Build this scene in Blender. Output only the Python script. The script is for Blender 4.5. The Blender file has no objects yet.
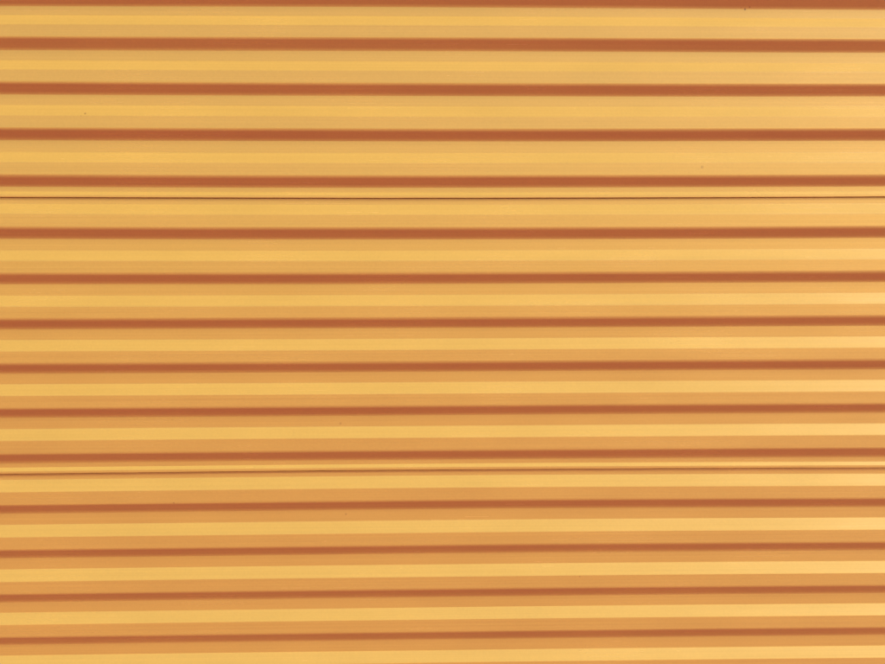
import bpy, bmesh, math, random
from mathutils import Vector, Matrix

# ------------------------------------------------------------------ camera, sky, sun, exposure
scene = bpy.context.scene
COL = scene.collection
EYE = 1.45                       # eye height above the ground
DIST = 1.7391                    # camera to wall
cam_data = bpy.data.cameras.new('camera')
cam = bpy.data.objects.new('camera', cam_data)
COL.objects.link(cam)
cam_data.sensor_width = 36.0
cam_data.lens = 1000.0 / 885.0 * 36.0
cam_data.clip_start = 0.05
cam_data.clip_end = 500.0
PITCH, YAW, ROLL = -0.0480, 0.0253, -0.0026
fwd = Vector((math.sin(YAW) * math.cos(PITCH), math.cos(YAW) * math.cos(PITCH), math.sin(PITCH)))
cam.location = (-DIST * math.tan(YAW), -DIST, EYE)
q = fwd.to_track_quat('-Z', 'Y')
cam.rotation_euler = (q.to_matrix() @ Matrix.Rotation(ROLL, 3, 'Z')).to_euler()
scene.camera = cam

SUN_ELEV = math.radians(27)
SUN_AZ = math.radians(72)        # to the right of straight behind the camera
world = bpy.data.worlds.new('World')
scene.world = world
world.use_nodes = True
wn = world.node_tree.nodes
sky = wn.new('ShaderNodeTexSky')
sky.sky_type = 'NISHITA'
sky.sun_disc = False
sky.sun_elevation = SUN_ELEV
sky.sun_rotation = math.pi - SUN_AZ
sky.air_density = 1.0
sky.dust_density = 1.2
sky.ozone_density = 1.0
bg = wn['Background']
bg.inputs['Strength'].default_value = 0.14
warm = wn.new('ShaderNodeMix')                 # warm white balance of the whole sky
warm.data_type = 'RGBA'
warm.blend_type = 'MULTIPLY'
warm.inputs[0].default_value = 1.0
warm.inputs[7].default_value = (1.5, 0.98, 0.39, 1.0)
world.node_tree.links.new(sky.outputs[0], warm.inputs[6])
world.node_tree.links.new(warm.outputs[2], bg.inputs['Color'])

sun_data = bpy.data.lights.new('sun', 'SUN')
sun_data.energy = 5.0
sun_data.angle = math.radians(14)
sun_data.color = (1.0, 0.97, 0.86)
sun = bpy.data.objects.new('sun', sun_data)
COL.objects.link(sun)
sdir = Vector((math.sin(SUN_AZ) * math.cos(SUN_ELEV), -math.cos(SUN_AZ) * math.cos(SUN_ELEV), math.sin(SUN_ELEV)))
sun.rotation_euler = sdir.to_track_quat('Z', 'Y').to_euler()
sun.location = sdir * 20

vs = scene.view_settings
scene.display_settings.display_device = 'sRGB'
vs.view_transform = 'Standard'
vs.look = 'None'
vs.gamma = 1.0
vs.use_curve_mapping = False
vs.exposure = 0.30

# ------------------------------------------------------------------ materials
def new_mat(name):
    m = bpy.data.materials.new(name)
    m.use_nodes = True
    return m, m.node_tree.nodes, m.node_tree.links, m.node_tree.nodes['Principled BSDF']

PAINT = (0.615, 0.410, 0.099)

def paint_material():
    m, n, l, b = new_mat('yellow_coated_steel')
    geo = n.new('ShaderNodeNewGeometry')
    # long rolling streaks in the coating, drawn out along the sheet
    mp = n.new('ShaderNodeMapping'); mp.inputs['Scale'].default_value = (0.9, 60, 420)
    l.new(geo.outputs['Position'], mp.inputs['Vector'])
    n1 = n.new('ShaderNodeTexNoise'); n1.inputs['Scale'].default_value = 1.0
    n1.inputs['Detail'].default_value = 3; l.new(mp.outputs[0], n1.inputs['Vector'])
    # blotchy fading
    mp2 = n.new('ShaderNodeMapping'); mp2.inputs['Scale'].default_value = (5, 9, 16)
    l.new(geo.outputs['Position'], mp2.inputs['Vector'])
    n2 = n.new('ShaderNodeTexNoise'); n2.inputs['Scale'].default_value = 1.0
    n2.inputs['Detail'].default_value = 5; l.new(mp2.outputs[0], n2.inputs['Vector'])
    # fine mottling
    n3 = n.new('ShaderNodeTexNoise'); n3.inputs['Scale'].default_value = 260
    n3.inputs['Detail'].default_value = 3; l.new(geo.outputs['Position'], n3.inputs['Vector'])
    def mr(sock, a, c):
        r = n.new('ShaderNodeMapRange'); r.inputs['From Min'].default_value = 0.3
        r.inputs['From Max'].default_value = 0.7
        r.inputs['To Min'].default_value = a; r.inputs['To Max'].default_value = c
        l.new(sock, r.inputs['Value']); return r.outputs[0]
    def mul(a, c):
        k = n.new('ShaderNodeMath'); k.operation = 'MULTIPLY'
        l.new(a, k.inputs[0]); l.new(c, k.inputs[1]); return k.outputs[0]
    f = mul(mul(mr(n1.outputs[0], 0.965, 1.02), mr(n2.outputs[0], 0.965, 1.025)), mr(n3.outputs[0], 0.975, 1.02))
    col = n.new('ShaderNodeMix'); col.data_type = 'RGBA'; col.blend_type = 'MULTIPLY'
    col.inputs[0].default_value = 1.0
    col.inputs[6].default_value = (*PAINT, 1)
    l.new(f, col.inputs[7])
    out = col.outputs[2]
    # small specks of dirt at their places on the sheets: (x, z, radius, strength)
    sx = n.new('ShaderNodeSeparateXYZ'); l.new(geo.outputs['Position'], sx.inputs[0])
    flat = n.new('ShaderNodeCombineXYZ'); l.new(sx.outputs[0], flat.inputs[0]); l.new(sx.outputs[2], flat.inputs[2])
    for (x, z, r, s) in SPECKS:
        d = n.new('ShaderNodeVectorMath'); d.operation = 'DISTANCE'
        l.new(flat.outputs[0], d.inputs[0]); d.inputs[1].default_value = (x, 0, z)
        k = n.new('ShaderNodeMapRange'); k.interpolation_type = 'SMOOTHSTEP'
        k.inputs['From Min'].default_value = r * 0.4; k.inputs['From Max'].default_value = r
        k.inputs['To Min'].default_value = s; k.inputs['To Max'].default_value = 0
        l.new(d.outputs['Value'], k.inputs['Value'])
        mx = n.new('ShaderNodeMix'); mx.data_type = 'RGBA'
        l.new(k.outputs[0], mx.inputs[0]); l.new(out, mx.inputs[6])
        mx.inputs[7].default_value = (0.16, 0.075, 0.03, 1)
        out = mx.outputs[2]
    l.new(out, b.inputs['Base Color'])
    b.inputs['Roughness'].default_value = 0.35
    b.inputs['Coat Weight'].default_value = 1.0
    b.inputs['Coat Roughness'].default_value = 0.24
    b.inputs['Coat IOR'].default_value = 2.45
    b.inputs['Specular IOR Level'].default_value = 0.5
    # the gloss is dulled unevenly in long thin streaks
    mp5 = n.new('ShaderNodeMapping'); mp5.inputs['Scale'].default_value = (1.1, 30, 240)
    l.new(geo.outputs['Position'], mp5.inputs['Vector'])
    n5 = n.new('ShaderNodeTexNoise'); n5.inputs['Scale'].default_value = 1.0
    n5.inputs['Detail'].default_value = 4; l.new(mp5.outputs[0], n5.inputs['Vector'])
    l.new(mul(mr(n5.outputs[0], 0.22, 0.265), mr(n2.outputs[0], 0.85, 1.15)), b.inputs['Coat Roughness'])
    # faint rolling ripple
    mp4 = n.new('ShaderNodeMapping'); mp4.inputs['Scale'].default_value = (1.2, 60, 300)
    l.new(geo.outputs['Position'], mp4.inputs['Vector'])
    n4 = n.new('ShaderNodeTexNoise'); n4.inputs['Scale'].default_value = 1.0
    n4.inputs['Detail'].default_value = 2; l.new(mp4.outputs[0], n4.inputs['Vector'])
    bp = n.new('ShaderNodeBump'); bp.inputs['Strength'].default_value = 0.4
    bp.inputs['Distance'].default_value = 0.0006
    l.new(n4.outputs[0], bp.inputs['Height']); l.new(bp.outputs[0], b.inputs['Normal'])
    return m

def bounce_ground_material():
    m, n, l, b = new_mat('red_bounce_ground')  # red chosen to tint the bounce light on the rib undersides
    nz = n.new('ShaderNodeTexNoise'); nz.inputs['Scale'].default_value = 6; nz.inputs['Detail'].default_value = 8
    geo = n.new('ShaderNodeNewGeometry'); l.new(geo.outputs['Position'], nz.inputs['Vector'])
    r = n.new('ShaderNodeValToRGB')
    r.color_ramp.elements[0].color = (0.24, 0.011, 0.075, 1); r.color_ramp.elements[0].position = 0.3
    r.color_ramp.elements[1].color = (0.30, 0.020, 0.10, 1); r.color_ramp.elements[1].position = 0.7
    l.new(nz.outputs[0], r.inputs[0]); l.new(r.outputs[0], b.inputs['Base Color'])
    b.inputs['Roughness'].default_value = 0.9
    return m

def px(x, y):
    """a spot seen in the photograph, carried onto the wall plane: (x, z)"""
    d = Vector(((x - 442.5) / 1000.0, (332 - y) / 1000.0, -1))
    w = cam.rotation_euler.to_matrix() @ d
    t = DIST / w.y
    return cam.location.x + w.x * t, cam.location.z + w.z * t

SPECKS = [(*px(745, 9.5), .0026, .8), (*px(749.5, 7.5), .0018, .5), (*px(741, 8), .0012, .4), (*px(86.8, 114.5), .0022, .6),
          (*px(83, 117), .0014, .3), (*px(700.5, 167.8), .0036, .35), (*px(340.5, 423.5), .0028, .3), (*px(346, 514), .0024, .35),
          (*px(175, 501.7), .002, .45), (*px(579, 575), .002, .3), (*px(697, 170), .0014, .2)]
M_PAINT = paint_material()
M_GROUND = bounce_ground_material()

# ------------------------------------------------------------------ shape of the sheet
# slow sag of the long sheets: (height relative to the eye, rise of the middle in mm)
SAG = [(-0.737, 0.35), (-0.62, 0.7), (-0.542, 1.39), (-0.466, 1.3), (-0.386, 2.09), (-0.325, 2.26), (-0.297, 1.13), (-0.22, 0.52), (-0.143, -0.17), (-0.066, -0.7), (0.01, -1.3), (0.088, -1.91), (0.149, -2.17), (0.178, -1.39), (0.258, -1.65), (0.335, -0.96), (0.413, 0.7), (0.503, 1.04)]
def sag(x, zr):
    if zr <= SAG[0][0]: a = SAG[0][1]
    elif zr >= SAG[-1][0]: a = SAG[-1][1]
    else:
        for (z0, a0), (z1, a1) in zip(SAG, SAG[1:]):
            if z0 <= zr <= z1:
                a = a0 + (a1 - a0) * (zr - z0) / (z1 - z0); break
    return a * 1e-3 * (math.cos(math.pi * x / 1.54) - 1)

X0, X1, NX = -2.6, 2.6, 208
XS_RIB = [X0 + (X1 - X0) * i / NX for i in range(NX + 1)]

XS_PANEL = sorted([x for x in XS_RIB if abs(x) > 0.9] + [-0.9 + 0.004 * i for i in range(451)])

def fillet(points, radii, seg=5):
    """round the corners of an open polyline; points (out, z)"""
    res = [points[0]]
    for i in range(1, len(points) - 1):
        p, a, c, r = Vector(points[i]), Vector(points[i - 1]), Vector(points[i + 1]), radii[i]
        if r <= 0: res.append(tuple(p)); continue
        u, v = (a - p).normalized(), (c - p).normalized()
        ang = u.angle(v)
        t = min(r / math.tan(ang / 2), 0.45 * (a - p).length, 0.45 * (c - p).length)
        s, e = p + u * t, p + v * t
        for k in range(seg + 1):
            w = k / seg
            res.append(tuple(s * (1 - w) ** 2 + p * 2 * w * (1 - w) + e * w * w))
    res.append(points[-1])
    return res

def with_support(pts, gap=0.004):
    """extra loops so that long flats stay flat under smooth shading"""
    out = [pts[0]]
    for a, c in zip(pts, pts[1:]):
        va, vc = Vector(a), Vector(c); L = (vc - va).length
        if L > 2.5 * gap * 0.3:
            e = min(0.0004, L * .25)
            out.append(tuple(va + (vc - va) * e / L)); out.append(tuple(vc + (va - vc) * e / L))
        out.append(c)
    return out

def extrude(name, prof, parent, mat=M_PAINT, edge_wobble=0.0, xs=None):
    """closed cross-section (out, z) swept along the wall; out is towards the viewer"""
    bm = bmesh.new()
    rings = []
    zb = parent.matrix_world.translation if parent else Vector()
    rnd = random.Random(round(prof[0][1] * 1e5))
    ph = [rnd.uniform(0, 6.28) for _ in range(6)]
    edge = min(z for _, z in prof) if edge_wobble else None
    grain = 0.0
    for x in (xs or XS_RIB):
        # slight unevenness of cold-rolled sheet: the bends wander a little, the faces swell and sink
        wz = 0.00022 * math.sin(2.1 * x + ph[0]) + 0.00012 * math.sin(6.3 * x + ph[1])
        wo = 0.00030 * math.sin(1.7 * x + ph[2]) + 0.00018 * math.sin(5.2 * x + ph[3])
        ring = []
        grain = 0.7 * grain + rnd.uniform(-1, 1)
        for (o, z) in prof:
            a = max(0.0, min(1.0, o / H))
            e = 0.0
            if edge is not None and z < edge + 0.001:
                e = edge_wobble * (math.sin(9 * x + ph[4]) + 0.6 * math.sin(31 * x + ph[5]) + 0.4 * math.sin(83 * x) + 0.5 * grain)
            ring.append(bm.verts.new((x, -o - a * wo, z + EYE + sag(x, z) + wz * (0 if edge is not None else 1) + e)))
        rings.append(ring)
    n = len(prof)
    for r0, r1 in zip(rings, rings[1:]):
        for k in range(n):
            k2 = (k + 1) % n
            bm.faces.new((r0[k], r0[k2], r1[k2], r1[k]))
    bm.faces.new(rings[0]); bm.faces.new(list(reversed(rings[-1])))
    bmesh.ops.recalc_face_normals(bm, faces=bm.faces)
    for f in bm.faces: f.smooth = True
    me = bpy.data.meshes.new(name); bm.to_mesh(me); bm.free()
    me.set_sharp_from_angle(angle=math.radians(35))
    me.materials.append(mat)
    o = bpy.data.objects.new(name, me); COL.objects.link(o)
    if parent: o.parent = parent
    return o

H = 0.0113                        # how far a rib stands out
# each rib as found on the wall: z of slope foot, slope top, crest lower edge, underside foot
RIBS = [
    (0.4581, 0.4405, 0.4182, 0.402),
    (0.3813, 0.3636, 0.3407, 0.3258),
    (0.3052, 0.2858, 0.2626, 0.2485),
    (0.2256, 0.2073, 0.1836, 0.1691),
    (0.1364, 0.119, 0.0946, 0.0798),
    (0.0572, 0.0404, 0.0171, 0.0028),
    (-0.0196, -0.0371, -0.0598, -0.0738),
    (-0.0957, -0.1131, -0.1361, -0.15),
    (-0.1717, -0.1893, -0.2123, -0.2261),
    (-0.2487, -0.2662, -0.29, -0.3044),
    (-0.3364, -0.3545, -0.378, -0.3924),
    (-0.4154, -0.4336, -0.457, -0.4711),
    (-0.494, -0.5116, -0.5344, -0.5487),
    (-0.5708, -0.5877, -0.6107, -0.625),
    (-0.6476, -0.6644, -0.688, -0.7024),
]
PROF = (0.02842, 0.01077, -0.01239, -0.0268)

def make_rib(z4, parent):
    zb, zc, zd, zv = z4
    r = 0.0120 if z4[0] > -0.15 else 0.0095      # sharper bends on lower ribs, shaped to deepen their groove shade
    # depth eased towards the foot, shaped so the lower grooves turn dark
    k = max(0.0, min(1.0, (0.35 - z4[0]) / 1.1))
    h = 0.0103 - 0.0026 * k
    q = (DIST - h) / (DIST - H)
    zb, zc, zd, zv = zb, zc * q, zd * q, zv
    # the feet run out just under the face of the panel
    pts = [(-0.0006, zb + 0.0040), (0.0002, zb), (h, zc), (h, zd), (0.0003, zv), (-0.0006, zv - 0.0075)]
    pr = fillet(pts, [0, 0.0040, 0.0045, r, r + 0.007, 0])
    return extrude('rib', with_support(pr), parent)

wall = bpy.data.objects.new('ribbed_cladding', None)
COL.objects.link(wall)
wall['label'] = 'yellow coated metal wall of ribbed horizontal panels with two thin joints'
wall['category'] = 'cladding'

SEAMS = [1.0932, 0.6205, 0.1479, -0.3248, -0.7975, -1.2702]
GAP = 0.0005
NOSE = 0.0032                    # the lower edge of a panel rolls forward
for i in range(5):
    top, bot = SEAMS[i], SEAMS[i + 1]
    zt = top - GAP / 2; zb_ = bot + GAP / 2
    nose_top = zb_ + 0.0100
    pts = [(-0.003, zt), (0, zt), (0, nose_top), (NOSE, zb_ + 0.0045), (NOSE, zb_), (-0.003, zb_)]
    pr = fillet(pts, [0, 0.0016, 0.0012, 0.0012, 0.0009, 0])
    panel = extrude('panel', with_support(pr), wall, edge_wobble=0.00009 if i != 2 else 0.00012, xs=XS_PANEL)
    # the hooked edge behind the joint, seen only through the gap
    tongue = [(-0.012, bot - 0.012), (-0.0035, bot - 0.012), (-0.0035, bot + 0.010), (-0.012, bot + 0.010)]
    extrude('joint_strip', tongue, panel)
    lo, hi = {1: (-2, 4), 2: (4, 10), 3: (10, 16)}.get(i, (None, None))
    for k in range(6):
        if i in (1, 2, 3) and 0 <= lo + k < 15:
            z4 = RIBS[lo + k]
        else:
            c = top - 0.0402 - 0.0775 * k
            z4 = tuple(c + p for p in PROF)
        make_rib(z4, panel)

# ------------------------------------------------------------------ unseen ground in front, added for red bounce light under the ribs
gbm = bmesh.new()
N = 30
for a, c in ((-60, 60),):
    vs_ = [gbm.verts.new(p) for p in ((-60, -60, 0), (60, -60, 0), (60, 8, 0), (-60, 8, 0))]
    gbm.faces.new(vs_)
gm = bpy.data.meshes.new('ground'); gbm.to_mesh(gm); gbm.free(); gm.materials.append(M_GROUND)
ground = bpy.data.objects.new('ground', gm); COL.objects.link(ground)
ground['kind'] = 'structure'
